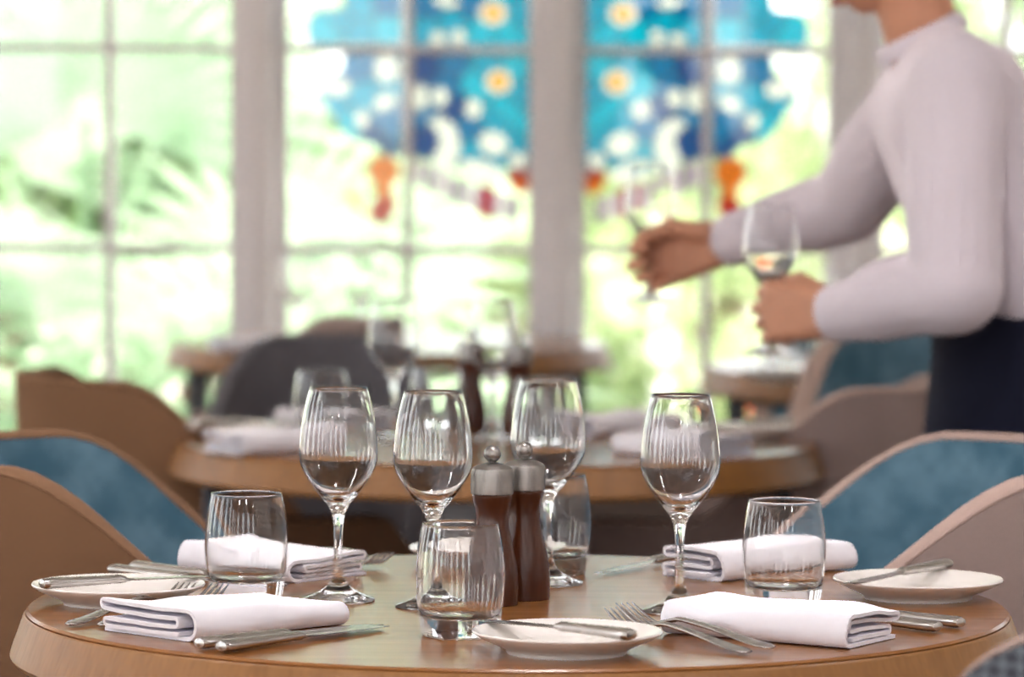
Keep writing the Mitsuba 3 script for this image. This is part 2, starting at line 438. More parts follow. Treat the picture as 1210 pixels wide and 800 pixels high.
def fan_palm(px, depth, zc, label, seed, fr, leaf='leaf_palm', R=1.0, zg=-0.12):
    """fan palm: each frond is a stalk with a pleated fan of blades; fr rows of (azimuth, elevation, stalk length)"""
    rng = np.random.default_rng(seed)
    x = at(px, 200, depth)[0]
    k = numbered('fan_palm')
    base = np.array([x, depth, zc])
    put(k + '__trunk', tube([(x, depth, zg), (x + .02, depth, zc * .5), (x, depth, zc)], [.16, .13, .12], 10), 'bark', 40)
    for az, el, ln in fr:
        d = np.array([math.cos(az) * math.cos(el), math.sin(az) * math.cos(el), math.sin(el)])
        tip = base + d * ln + np.array([0, 0, -.06 * ln])
        nrm = np.cross(d, np.cross([0, 0, 1.0], d))
        side = np.cross(d, [0, 0, 1.0]); side /= np.linalg.norm(side)
        up = np.cross(side, d)
        V, F = [], []
        nb = 24
        for b in range(nb):
            th = math.radians(-115 + 230 * (b + .5) / nb)
            dd = d * math.cos(th) + side * math.sin(th)
            sd = -d * math.sin(th) + side * math.cos(th)
            L = R * (0.80 + 0.2 * math.cos(th)) * rng.uniform(.9, 1.05)
            w = 2 * math.pi * 230 / 360 / nb * .5
            i0 = len(V)
            for q, wf, dz in ((.05, .5, 0.02), (.35, 1.0, .03), (.65, .8, -.02), (1.0, .02, -.18)):
                c = tip + dd * L * q + up * dz * L
                ww = w * L * min(q, .5) * wf
                V += [c - sd * ww, c + up * .25 * ww, c + sd * ww]
            for s in range(3):
                for h in range(2):
                    a = i0 + s * 3 + h
                    F += [[a, a + 1, a + 4], [a, a + 4, a + 3]]
        fk = part(k, 'frond')
        put(fk, trimesh.Trimesh(V, F, process=False), leaf, False)
        put(fk + '__stalk', tube([base, base + d * ln * .6 + np.array([0, 0, .02]), tip], [.02, .014, .012], 6), leaf, 40)
    tag(k, label, 'palm')


fan_palm(95, 12.6, 0.35, 'pale green fan palm filling the leftmost window', 3,
         [(2.2, 1.0, 0.9), (1.0, 1.15, 1.0), (-1.9, .55, .75), (-0.9, .35, .75), (0.2, .6, .9), (2.9, .5, .8), (-2.6, .9, .9), (-1.4, 1.2, 1.0), (-.3, .15, .7), (-2.9, .2, .7)])
fan_palm(285, 12.0, 0.1, 'low pale fan palm behind the left window post', 8,
         [(2.6, .8, .7), (-2.4, .45, .6), (-1.5, .7, .7), (-.7, .4, .6), (.4, .9, .8), (3.0, .3, .6), (1.4, 1.0, .8)], R=.8)
shrub('tree', 'dark leafed tree seen through the left end of the window wall', 'tree', 5, 14.5, 1.6, 2.6, 0.6, 5200, .13, 'leaf_mid', 11)
shrub('tree', 'mid green tree seen in the right panes of the leftmost window', 'tree', 190, 14.0, 1.25, 1.5, 0.55, 4200, .12, 'leaf_mid', 12)
shrub('bush', 'low pale bush far behind the left stained glass panel', 'bush', 420, 20.5, 1.7, 1.15, -.1, 2600, .10, 'leaf_light', 13)
shrub('tree', 'pale slender tree at the left edge of the left stained glass panel', 'tree', 385, 24.0, 1.0, 2.6, .3, 2400, .10, 'leaf_light', 31)
shrub('tree', 'pale slender tree at the right edge of the right stained glass panel', 'tree', 950, 25.0, 1.0, 2.6, .3, 2400, .10, 'leaf_light', 32)
shrub('bush', 'low pale bush seen at the foot of the centre post', 'bush', 600, 19.0, .9, .75, -.1, 1500, .09, 'leaf_light', 14)
shrub('bush', 'low pale bush far behind the right stained glass panel', 'bush', 830, 23.5, 1.5, 1.0, -.1, 1800, .10, 'leaf_light', 15)
shrub('tree', 'tree seen behind the shoulder of the waitress', 'tree', 1175, 16.5, 1.0, 2.6, 0.1, 3600, .13, 'leaf_light', 16)
shrub('bush', 'yellow green bush outside between the second and third window posts', 'bush', 565, 13.6, 0.55, 0.55, -0.05, 1500, .08, 'leaf_light', 21)
shrub('bush', 'light bush at the foot of the window right of the centre post', 'bush', 722, 13.0, 0.5, 0.8, -0.1, 1100, .07, 'leaf_light', 22)
shrub('bush', 'bush outside seen under the hands of the waitress', 'bush', 950, 13.4, 0.5, 0.6, -0.1, 1000, .07, 'leaf_light', 23)
shrub('tree', 'tree behind the centre post with a crown overhanging the stained glass', 'tree', 657, 14.0, 3.4, 2.6, 1.85, 1500, .15, 'leaf_light', 27, blobs=10, trunk=True)
shrub('tree', 'tree behind the left window post with a high crown', 'tree', 300, 17.5, 2.6, 2.6, 2.3, 1400, .15, 'leaf_light', 28, blobs=9, trunk=True)
fb = shrub('bush', 'red flowering bush outside seen between the two right tables', 'bush', 885, 12.2, 0.35, 0.42, 0.1, 700, .06, 'leaf_light', 24)
put(fb + '__blossom', leaf_cloud(np.random.default_rng(5), 40, [(at(885, 440, 11.95)[0], 11.9, at(885, 462, 11.9)[2], .05, .05, .05)], .05, 0, .9), 'red_petal', False)
tag(fb + '__blossom', 'red blossoms', kind='stuff')
for i, (px, dep, w, h) in enumerate([(-460, 34, 3.0, 2.3), (90, 37, 3.2, 2.2), (500, 43, 3.2, 1.3), (860, 38, 3.0, 1.35), (1270, 35, 3.0, 2.0), (1760, 34, 3.0, 2.6)]):
    shrub('far_tree', ['leftmost far tree beyond the lawn', 'far tree beyond the lawn behind the leftmost window', 'far tree beyond the lawn behind the left stained glass', 'far tree beyond the lawn right of the centre post',
                       'far tree beyond the lawn behind the waitress', 'rightmost far tree beyond the lawn'][i], 'tree', px, dep, w, h, -.1, 5000, .22, ['leaf_mid', 'leaf_light'][i % 2], 40 + i, blobs=9)

# ------------------------------------------------------------------ stained glass in the two middle windows


def sp(X, Y):
    """reading of the left panel -> metres on the window plane"""
    p = at(340 + X / 2.962, Y / 2.962, WY)
    return p[0], p[2]


def oval_shape(X, Y, a, b, rot=0):
    e = affinity.scale(Point(0, 0).buffer(1, 24), a, b)
    return affinity.translate(affinity.rotate(e, rot, origin=(0, 0)), X, Y)


def stained_pieces():
    P = []
    OP = []
    big_oval = oval_shape
    oval = lambda X, Y, a, b, rot=0: big_oval(X, Y, a * .78, b * .78, rot)
    holesL = [oval(345, 240, 56, 64), oval(170, 305, 64, 42), oval(338, 357, 56, 38, -28), oval(258, 418, 32, 44)]
    left_low = Polygon([(195, 165), (400, 165), (400, 545), (345, 548), (300, 505), (215, 482), (165, 425), (140, 380), (104, 335), (120, 300), (190, 240)])
    left_up = Polygon([(75, 60), (100, 36), (190, 28), (215, -60), (400, -60), (400, 152), (75, 152), (66, 100)])
    ru = [oval(525, 132, 36, 30), oval(597, 128, 33, 38), oval(555, 4, 62, 26, 10)]
    halo = [oval(718, 45, 66, 56), oval(738, 285, 62, 58)]
    right_up = sbox(430, -150, 845, 165).difference(unary_union(ru + halo))
    right_low = Polygon([(430, 165), (845, 165), (845, 600), (720, 585), (600, 590), (530, 570), (430, 545)])
    rl = [oval(462, 340, 38, 62), oval(532, 340, 38, 46), oval(650, 380, 40, 47), Polygon(spline([(485, 430), (520, 408), (575, 430), (605, 500), (590, 570), (545, 600), (505, 560), (530, 500), (515, 455), (485, 430)], 5)),
         oval(720, 502, 68, 56, 15), oval(680, 598, 105, 46, 18), oval(805, 562, 40, 40)]
    right_low = right_low.difference(unary_union(rl + halo))
    OP += holesL + ru + rl + [h.difference(y) for h, y in zip(halo, (oval(718, 45, 45, 39), oval(738, 285, 45, 41)))]
    blues = ['cyan_glass', 'sky_blue_glass', 'blue_glass', 'deep_blue_glass']
    rng = np.random.default_rng(7)

    def cells(shape, seeds, tone):
        pts = np.array(seeds, float)
        from scipy.spatial import Voronoi
        big = np.vstack([pts, [[-2000, -2000], [3000, -2000], [-2000, 3000], [3000, 3000]]])
        v = Voronoi(big)
        for i in range(len(pts)):
            reg = v.regions[v.point_region[i]]
            if -1 in reg or not reg:
                continue
            c = Polygon(v.vertices[reg]).intersection(shape).buffer(-.3)
            for g in getattr(c, 'geoms', [c]):
                if g.area > 60:
                    P.append((tone[i], g))
    cells(left_up, [(130, 90), (250, 110), (250, 20), (350, 100), (350, 10), (180, 60)], ['sky_blue_glass', 'cyan_glass', 'cyan_glass', 'sky_blue_glass', 'blue_glass', 'cyan_glass'])
    cells(left_low.difference(unary_union(holesL)), [(240, 240), (270, 330), (150, 370), (210, 440), (350, 300), (360, 430), (300, 490), (390, 230)],
          ['blue_glass', 'cyan_glass', 'cyan_glass', 'sky_blue_glass', 'cyan_glass', 'blue_glass', 'deep_blue_glass', 'blue_glass'])
    cells(right_up, [(480, 20), (480, 100), (620, 20), (590, 80), (680, 110), (770, 120), (820, 40), (760, -60)], ['blue_glass', 'cyan_glass', 'blue_glass', 'cyan_glass', 'sky_blue_glass', 'sky_blue_glass', 'cyan_glass', 'sky_blue_glass'])
    cells(right_low, [(480, 230), (580, 230), (650, 290), (700, 230), (800, 230), (480, 480), (470, 410), (620, 440), (780, 400), (590, 380), (640, 540), (740, 440), (560, 300), (830, 330)],
          ['deep_blue_glass', 'blue_glass', 'sky_blue_glass', 'cyan_glass', 'sky_blue_glass', 'deep_blue_glass', 'blue_glass', 'blue_glass', 'sky_blue_glass', 'deep_blue_glass', 'cyan_glass', 'cyan_glass', 'blue_glass', 'cyan_glass'])
    for c in (oval(718, 45, 44, 38), oval(738, 285, 44, 40)):
        P.append(('yellow_glass', c))
    for o in OP:
        P.append(('opal_glass', o.buffer(-.3)))
    P.append(('orange_glass', oval(335, 598, 58, 56)))
    P.append(('orange_glass', Polygon([(318, 645), (350, 640), (352, 700), (320, 690)])))
    P.append(('red_glass', Polygon(spline([(290, 745), (315, 705), (355, 690), (368, 720), (345, 762), (310, 768), (290, 745)], 5))))
    P.append(('yellow_glass', Polygon(spline([(205, 675), (230, 680), (262, 735), (288, 745), (275, 756), (240, 730), (205, 690), (205, 675)], 4))))
    P.append(('red_glass', Polygon([(778, 612), (845, 590), (845, 622), (790, 630)])))
    P.append(('orange_glass', Polygon([(785, 632), (845, 626), (845, 660), (805, 668)])))
    n = 11
    for i in range(n):                                  # the ribbon: narrow upright strips
        a, b = i / n, (i + .86) / n
        f = lambda t: (448 + 372 * t, 552 + 142 * t + 16 * math.sin(t * 3.1))
        h = 92 - 14 * abs(a - .4)
        (xa, ya), (xb, yb) = f(a), f(b)
        P.append(('red_glass' if i == 7 else ('mauve_glass' if i % 3 == 1 else 'pink_glass'), Polygon([(xa, ya), (xb, yb), (xb - 8, yb + h), (xa - 8, ya + h)])))
    return [(m_, g.buffer(11) if m_ in ('red_glass', 'orange_glass') and g.centroid.y > 560 and g.area < 9000 else g) for m_, g in P]


ST = stained_pieces()
LEAD = unary_union([g.buffer(1.3).difference(g.buffer(-1.3)) for m_, g in ST if m_ in ('cyan_glass', 'sky_blue_glass', 'blue_glass', 'deep_blue_glass')])
mat('lead', {'type': 'roughplastic', 'alpha': 0.3, 'diffuse_reflectance': rgb(0.05, 0.06, 0.08)})
for side, label in ((0, 'blue stained glass panel with yellow flowers and curling ribbon left of the centre post'), (1, 'blue stained glass panel with yellow flowers right of the centre post')):
    k = numbered('stained_glass')
    tag(k, label, 'stained glass')
    c0 = PC
    for m_, poly in ST + [('lead', g) for g in getattr(LEAD, 'geoms', [LEAD])]:
        q = np.array([sp(*c) for c in np.array(poly.exterior.coords)])
        pg = Polygon(q, [np.array([sp(*c) for c in np.array(h.coords)]) for h in poly.interiors])
        if side:
            pg = affinity.scale(pg, -1, 1, origin=(c0, 0))
        if not pg.is_valid:
            pg = pg.buffer(0)
        if m_ == 'lead':
            L_ = trimesh.creation.extrude_polygon(pg, .006, engine='earcut')
            L_.apply_transform(np.array([[1, 0, 0, 0], [0, 0, -1, WY + .030], [0, 1, 0, 0], [0, 0, 0, 1.0]]))
            put(part(k, 'lead_came'), L_, 'lead', False)
            continue
        v, f = trimesh.creation.triangulate_polygon(pg, engine='earcut')
        M_ = trimesh.Trimesh(np.stack([v[:, 0], np.full(len(v), WY + .026), v[:, 1]], 1), f, process=False)
        put(part(k, m_.replace('_glass', '_piece')), M_, m_, False)

# ------------------------------------------------------------------ tables
R = 0.45
TOPM = lathe([(0, .745), (R - .003, .745), (R - .0015, .7478), (R - .004, .75), (R - .02, .75), (.3, .75), (.15, .75), (0, .75)], 128)
EDGEM = lathe([(0, .700), (R - .03, .700), (R + .008, .703), (R + .013, .709), (R + .011, .716), (R + .001, .744), (R - .0012, .7465), (R - .004, .7447), (0, .7447)], 128)
TABLE_LEG = tube([(0, 0, .700), (0, 0, .35), (0, 0, 0)], [.011, .011, .0095], 12)
SHAPES = {}


def shape(name, mesh, smooth=35):
    if name not in SHAPES:
        SHAPES[name] = mikit.ply(mesh() if callable(mesh) else mesh, smooth=smooth)
    return SHAPES[name]


def table(x, y, label, rot=0, pedestal=False):
    k = numbered('round_table')
    tag(k, label, 'table')
    tw = place(x, y, 0, rot)
    put(k + '__tabletop', shape('top', TOPM, 25), 'table_top', to_world=tw)
    put(k + '__edge_band', shape('edge', EDGEM, 25), 'table_edge', to_world=tw)
    for sx in (-1, 1):
        for sy in (-1, 1):
            lean = T().translate([float(x), float(y), 0.0]).rotate([0, 0, 1], rot).translate([sx * .395, sy * .14, 0])
            put(part(k, 'leg'), shape('tleg', TABLE_LEG), 'navy_metal', to_world=lean)
    put(k + '__crossbar', shape('tbar', cat(box(-.395, .395, -.145, -.135, .685, .70), box(-.395, .395, .135, .145, .685, .70), box(-.012, .012, -.145, .145, .685, .7))), 'navy_metal', to_world=tw)
    if pedestal:
        put(k + '__pedestal', shape('ped', lathe([(0, 0), (.19, 0), (.19, .012), (.10, .03), (.095, .06), (.095, .68), (.12, .70), (0, .70)], 40)), 'grey_metal', to_world=tw)
    return k


T1 = (0.0066, 3.672)
T2 = (float(at(588, 500, 5.658)[0]), 5.658)
T3 = (float(at(1120, 440, 7.5)[0]), 7.5)
T4 = (float(at(460, 420, 8.3)[0]), 8.3)
table(*T1, 'round oak table in the foreground with four place settings')
table(*T2, 'round oak table in the middle behind the foreground table', pedestal=True)
table(*T3, 'round oak table far right behind the hands of the waitress')
table(*T4, 'round table far left by the window behind the grey chair')

# ------------------------------------------------------------------ chairs


def chair_meshes(s0=-.13, s1=.19, low=.195):
    W, BK, ARM = 0.285, 0.30, 0.27
    n = 61
    s = np.linspace(-1, 1, n)
    P, N = [], []
    La = ARM + 0.0
    arc = math.pi * (BK + W) / 2
    tot = arc + 2 * La
    for t in s:
        d = (t + 1) / 2 * tot
        if d < La:
            P.append((ARM - d, -W)); N.append((0, -1))
        elif d > tot - La:
            P.append((ARM - (tot - d), W)); N.append((0, 1))
        else:
            a = (d - La) / arc * math.pi
            q = (-BK * math.sin(a), -W * math.cos(a))
            P.append(q)
            nn = np.array([-math.sin(a) / BK, -math.cos(a) / W]); nn /= np.linalg.norm(nn)
            N.append(tuple(nn))
    P, N = np.array(P), np.array(N)

    def smooth(a, b, x):
        t = np.clip((x - a) / (b - a), 0, 1)
        return t * t * (3 - 2 * t)
    rim = 0.845 - low * smooth(s0, s1, P[:, 0]) - 0.06 * smooth(0.21, 0.275, P[:, 0])
    zb = 0.36
    th = 0.04
    # outer skin
    def outward(z):      # profile of the outer skin: tucks in at the bottom and flares to the rim
        t = (z - zb) / (0.845 - zb)
        return -0.075 * (1 - np.clip(t, 0, 1)) ** 2.2 + 0.012 * t
    def wall(off, zs):
        rows = []
        for i in range(n):
            z = zb + (rim[i] - zb) * zs
            o = outward(z) - off(zs)
            rows.append(np.stack([P[i, 0] + N[i, 0] * o, P[i, 1] + N[i, 1] * o, z], -1))
        return np.array(rows)
    zs = np.linspace(0, 1, 14)
    outer = wall(lambda q: 0 * q, zs)
    zi = np.linspace(1, 0.12, 14)
    inner = wall(lambda q: th + 0.012 * (1 - q), zi)
    # piping roll on the rim
    roll = []
    for i in range(n):
        o = outward(rim[i])
        ring = []
        for a in np.linspace(0, 2 * np.pi, 12, endpoint=False):
            off = o - th / 2 + (th / 2 + .001) * math.cos(a)
            z = rim[i] + (.006 if math.sin(a) > 0 else .012) * math.sin(a)
            ring.append((P[i, 0] + N[i, 0] * off, P[i, 1] + N[i, 1] * off, z))
        roll.append(ring)
    roll = np.array(roll)
    rm = grid_mesh(roll, close_v=True)
    # arm-front closure
    caps = []
    for i in (0, n - 1):
        caps.append(grid_mesh(np.stack([outer[i], np.array([[outer[i][k][0] + .012 * math.sin(math.pi * k / 13), (outer[i][k][1] + np.interp(outer[i][k][2], inner[i][::-1, 2], inner[i][::-1, 1])) / 2, outer[i][k][2]] for k in range(14)]),
                                        np.stack([np.full(14, outer[i][0][0]), np.interp(outer[i][:, 2], inner[i][::-1, 2], inner[i][::-1, 1]), outer[i][:, 2]], -1)], 0)))
    bot = trimesh.creation.extrude_polygon(Polygon([(p[0] + q[0] * -.07, p[1] + q[1] * -.07) for p, q in zip(P, N)]).buffer(0), .03, engine='earcut')
    bot.apply_translation((0, 0, zb - .012))
    shell = cat(grid_mesh(outer, flip=True), *caps, bot)
    seat = trimesh.creation.extrude_polygon(Polygon([(p[0] + q[0] * -.055 + (.07 if i in (0, n - 1) else 0), p[1] + q[1] * -.055) for i, (p, q) in enumerate(zip(P, N))]).buffer(.02).buffer(-.012), .10, engine='earcut')
    seat.apply_translation((0, 0, zb + .012))
    leg = tube([(.16, .16, .37), (.21, .21, 0.0)], [.018, .011], 10)
    return shell, grid_mesh(inner, flip=True), rm, seat, leg


CH = {'c': chair_meshes(), 'd': chair_meshes(-.21, .06, .20), 'e': chair_meshes(-.29, .02, .15)}


def chair(x, y, rot, label, outer, inner, piping, sx=1.0, sz=1.0, m='c'):
    k = numbered('tub_chair')
    tag(k, label, 'chair')
    tw = T().translate([float(x), float(y), 0.0]).rotate([0, 0, 1], float(rot)).scale([sx, sx, sz])
    put(k + '__shell', shape(m + '0', CH[m][0], 40), outer, to_world=tw)
    put(k + '__lining', shape(m + '1', CH[m][1], 40), inner, to_world=tw)
    put(k + '__piping', shape(m + '2', CH[m][2], 40), piping, to_world=tw)
    put(k + '__seat', shape(m + '3', CH[m][3], 40), inner, to_world=tw)
    tag(k + '__piping', 'piped rim')
    if inner != outer:
        tag(k + '__lining', {'teal_velvet': 'teal velvet lining', 'grey_fabric': 'grey wool lining'}.get(inner, 'inner upholstery'))
    for a in (0, 90, 180, 270):
        put(part(k, 'leg'), shape(m + '4', CH[m][4]), 'navy_metal', to_world=tw.rotate([0, 0, 1], a))
    return k


chair(-.393, 4.325, 0, 'brown tub chair with teal velvet lining at the left of the foreground table', 'brown_fabric', 'teal_velvet', 'brown_piping', sz=.99)
chair(.39, 4.33, 183.7, 'mauve tub chair with teal velvet lining at the right of the foreground table', 'mauve_fabric', 'teal_velvet', 'mauve_piping', sx=1.1, sz=.99)
chair(.56, 2.93, 115, 'dark checked tub chair with pale piping at the bottom right corner', 'check_fabric', 'check_fabric', 'mauve_piping')
chair(-.452, 5.92, 22, 'brown tub chair at the left of the middle table', 'brown_fabric', 'brown_fabric', 'brown_fabric', sx=.9, sz=.975, m='d')
chair(.39, 5.93, 158, 'mauve tub chair at the right of the middle table beyond the waitress', 'mauve_fabric', 'mauve_fabric', 'mauve_piping', sx=.9, sz=.97, m='d')
chair(-.315, 6.6, -90, 'dark grey wool tub chair behind the middle table', 'grey_fabric', 'grey_fabric', 'grey_fabric', sx=.66, sz=.99, m='e')
chair(.75, 6.62, 245, 'teal lined tub chair behind the middle table beside the waitress', 'mauve_fabric', 'teal_velvet', 'mauve_piping')
chair(float(at(400, 400, 7.6)[0]) - .12, 7.6, 180, 'mauve tub chair by the far left table seen above the grey chair', 'mauve_fabric', 'mauve_fabric', 'mauve_fabric', sx=.8, sz=.975)
chair(float(at(1085, 400, 8.2)[0]), 8.25, 250, 'mauve tub chair by the far right table near the window', 'mauve_fabric', 'teal_velvet', 'mauve_piping')

# ------------------------------------------------------------------ tableware shapes


def wine_glass_mesh():
    outer = spline([(0.0336, .0030), (.027, .0050), (.018, .0085), (.0095, .0150), (.0056, .024), (.0044, .036), (.0040, .052), (.0044, .068), (.0062, .080), (.0105, .089), (.0180, .0985), (.0262, .1095),
                    (.0338, .1225), (.0364, .134), (.0360, .148), (.0338, .166), (.0302, .184), (.0270, .1965)], 5)
    inner = spline([(.0258, .1965), (.0291, .184), (.0327, .166), (.0348, .148), (.0352, .134), (.0326, .1235), (.0248, .1110), (.0160, .1010), (.0080, .0955), (.0001, .0940)], 5)
    prof = [(0, 0.0012), (.02, .0006), (.0325, 0), (.0344, .0008), (.0344, .0022)] + [tuple(p) for p in outer] + [(.0266, .1973), (.0261, .1973)] + [tuple(p) for p in inner[:-1]] + [(0, .0940)]
    return lathe(prof, 72)


def tumbler_mesh():
    outer = spline([(.0322, .0008), (.0337, .004), (.0353, .014), (.0375, .032), (.0386, .050), (.0380, .066), (.0360, .082), (.0331, .0965)], 6)
    inner = spline([(.0317, .0965), (.0346, .082), (.0365, .066), (.0370, .050), (.0359, .033), (.0335, .0205), (.026, .0165), (.012, .0155)], 6)
    prof = [(0, .0010), (.026, .0008), (.029, 0), (.031, 0)] + [tuple(p) for p in outer] + [(.0327, .0973), (.0321, .0973)] + [tuple(p) for p in inner] + [(0, .0154)]
    return lathe(prof, 72)


def plate_mesh():
    prof = [(0, .003), (.045, .003), (.0465, 0), (.050, 0), (.0515, .0035), (.060, .0075), (.072, .0125), (.0788, .0165), (.0795, .0180), (.0788, .0192), (.0765, .0186), (.066, .0142), (.058, .0100), (.052, .0074), (.045, .0066), (.02, .0064), (0, .0064)]
    return lathe(prof, 96)


def knife_meshes(L=.215):
    hl = L * .46
    h = [(0, 0, .0055, .0003, .0003), (.0012, 0, .0055, .0062, .0040), (.006, 0, .0055, .0080, .0052), (.02, 0, .0055, .0078, .0050), (hl * .6, 0, .0055, .0064, .0044), (hl - .006, 0, .0055, .0056, .0040), (hl - .003, 0, .0055, .0060, .0043),
         (hl + .001, 0, .0055, .0058, .004), (hl + .006, 0, .0050, .0048, .0026)]
    b = [(hl + .004, 0, .0050, .0046, .0020), (hl + .012, .0006, .0045, .0064, .0011), (hl + .03, .0012, .0040, .0080, .0009), (L * .8, .0016, .0035, .0090, .0008), (L * .92, .0018, .0030, .0086, .0008), (L * .975, .0005, .0028, .0060, .0007), (L, -.004, .0028, .0012, .0005)]
    return loft_x(h, 16), loft_x(b, 10)


def fork_meshes(L=.205):
    cz = lambda x: float(np.interp(x, [0, .03, .08, .125, .148, .160, .172, .188, .205], [.0025, .0045, .0100, .0130, .0080, .0040, .0045, .0100, .0185]))
    hw = lambda x: float(np.interp(x, [0, .002, .012, .05, .10, .13, .142, .152, .160], [.001, .006, .0095, .0066, .0036, .0034, .0062, .0105, .0118]))
    ht = lambda x: float(np.interp(x, [0, .012, .1, .135, .15, .16], [.0012, .0018, .0024, .0020, .0014, .0012]))
    xs = np.concatenate([[0, .002, .006], np.linspace(.012, .136, 16), [.142, .147, .152, .157, .162]])
    body = loft_x([(x, 0, cz(x), hw(x), ht(x)) for x in xs], 14)
    tines = []
    for j in range(4):
        y = (j - 1.5) * .0062
        rows = [(x, y * (1 - .06 * (x - .156) / .05), cz(x), max(.0004, .0019 * (1 - max(0, (x - .19) / .0155) * .75)), max(.0004, .0012 * (1 - max(0, (x - .195) / .012) * .6))) for x in np.linspace(.156, .205, 9)]
        tines.append(loft_x(rows, 8))
    return body, tines


def mill_meshes():
    body = lathe([(0, 0), (.0235, 0), (.0245, .0015), (.0246, .018)] + [tuple(p) for p in spline([(.0246, .018), (.0236, .034), (.0200, .050), (.0164, .066), (.0150, .078), (.0158, .088), (.0182, .098), (.0186, .1005)], 6)] + [(.0180, .1015), (0, .1015)], 48)
    cap = lathe([(0, .1015), (.0186, .1015), (.0196, .1022), (.0199, .106), (.0198, .121), (.0188, .1250), (.0150, .1278), (.0080, .1298), (.0045, .1306), (0, .1306)], 48)
    ball = lathe([(0, .1300), (.0035, .1304), (.0040, .1315)] + [(.0079 * math.sin(a), .1386 - .0079 * math.cos(a)) for a in np.linspace(.55, math.pi - .01, 18)] + [(0, .1465)], 32)
    return body, cap, ball


def napkin_mesh(w, l, h, seed, h2=None, spread=.012):
    """cloth folded over and over: a flattened roll whose layers show at both ends"""
    h2 = h if h2 is None else h2
    d = .0046
    lay = [.0022, h * .97, h * .72, h * .47, h * .24]
    def arc(cx, z0, z1, side, k=8):
        zc, r = (z0 + z1) / 2, abs(z1 - z0) / 2
        up = z1 > z0
        a = np.linspace(-math.pi / 2, math.pi / 2, k)
        return [(cx + side * min(r, .012) * math.cos(t), zc + (r if up else -r) * math.sin(t)) for t in a]
    def line(x0, x1, z, k=12):
        return [(x, z) for x in np.linspace(x0, x1, k)]
    path = line(w, .012, lay[0]) + arc(.012, lay[0], lay[1], -1, 12) + line(.014, w - .004, lay[1]) + arc(w - .004, lay[1], lay[2], 1) + line(w - .006, .024, lay[2]) + arc(.024, lay[2], lay[3], -1) + line(.024, w - .009, lay[3]) + arc(w - .009, lay[3], lay[4], 1) + line(w - .009, .02, lay[4])
    p = np.array(path)
    keep = np.r_[True, np.linalg.norm(np.diff(p, axis=0), axis=1) > 5e-4]
    p = p[keep]
    t = np.gradient(p, axis=0)
    t /= np.linalg.norm(t, axis=1, keepdims=True)
    nn = np.stack([-t[:, 1], t[:, 0]], 1)
    M = 26
    A, B = [], []
    s01 = np.linspace(0, 1, len(p))
    for j in range(M):
        u = j / (M - 1)
        hh = (h * (1 - u) + h2 * u) / h
        q = p.copy()
        q[:, 1] *= hh
        lx = l * (u - .5)
        n3 = meshkit.noise(np.stack([q[:, 0] * 22, np.full(len(q), lx * 22), q[:, 1] * 40], -1), seed) - .5
        n4 = meshkit.noise(np.stack([q[:, 0] * 60 + lx * 40, np.full(len(q), lx * 30), q[:, 1] * 20], -1), seed + 3) - .5
        zz = q[:, 1] + np.where(q[:, 1] > .004, (n3 * .008 + n4 * .0022) * np.clip(q[:, 1] / h, 0, 1), 0)
        xx = q[:, 0] + n3 * .006
        end = (abs(u - .5) * 2) ** 6
        ln = lx + (u - .5) * 2 * end * spread * (meshkit.noise(np.stack([s01 * 5, s01 * 0, s01 * 0], -1), seed + 9) - .5)
        zz = np.maximum(zz, .0014)
        A.append(np.stack([ln, xx - w / 2 + nn[:, 0] * .0016, zz + nn[:, 1] * .0016], -1))
        B.append(np.stack([ln, xx - w / 2 - nn[:, 0] * .0016, zz - nn[:, 1] * .0016], -1))
    A, B = np.array(A), np.array(B)
    ring = np.concatenate([A, B[:, ::-1]], 1)
    m = grid_mesh(ring, close_v=True)
    caps = [grid_mesh(np.stack([A[0], B[0]]), flip=False), grid_mesh(np.stack([A[-1], B[-1]]), flip=True)]
    m = cat(m, *caps)
    m.vertices[:, 2] = np.maximum(m.vertices[:, 2], 0.0004)
    return m


KH, KB = knife_meshes()
BH, BB = knife_meshes(.178)
FB, FT = fork_meshes()
MB_, MC_, MBALL = mill_meshes()


def wine_glass(x, y, label, z=TABLE_Z, pitch=0, rot=0):
    k = numbered('wine_glass')
    put(k, shape('wine', wine_glass_mesh, 50), 'glass', to_world=place(x, y, z, rot, pitch))
    tag(k, label, 'wine glass')


def tumbler(x, y, label, z=TABLE_Z):
    k = numbered('tumbler')
    put(k, shape('tumbler', tumbler_mesh, 50), 'glass', to_world=place(x, y, z))
    tag(k, label, 'tumbler')


def plate(x, y, label, z=TABLE_Z):
    k = numbered('side_plate')
    put(k, shape('plate', plate_mesh, 50), 'porcelain', to_world=place(x, y, z))
    tag(k, label, 'plate')


def mill(x, y, label, z=TABLE_Z):
    k = numbered('pepper_mill')
    tw = place(x, y, z)
    put(k + '__body', shape('m0', MB_, 40), 'mill_wood', to_world=tw)
    put(k + '__cap', shape('m1', MC_, 30), 'brushed_steel', to_world=tw)
    put(k + '__knob', shape('m2', MBALL, 40), 'brushed_steel', to_world=tw)
    tag(k + '__cap', 'brushed steel cap'); tag(k + '__knob', 'round steel knob')
    tag(k, label, 'pepper mill')


def lay(h, t, L):
    """transform that lays a piece of length L from the handle end h towards t (3-D points)"""
    h, t = np.array(h, float), np.array(t, float)
    d = t - h
    rot = math.degrees(math.atan2(d[1], d[0]))
    pitch = -math.degrees(math.atan2(d[2], math.hypot(d[0], d[1])))
    return place(*h, rot, pitch)


def knife(h, t, label, butter=False):
    k = numbered('butter_knife' if butter else 'table_knife')
    tw = lay(h, t, 0)
    put(k + '__handle', shape('bh', BH, 50) if butter else shape('kh', KH, 50), 'steel', to_world=tw)
    put(k + '__blade', shape('bb', BB, 30) if butter else shape('kb', KB, 30), 'steel', to_world=tw)
    tag(k, label, 'knife')


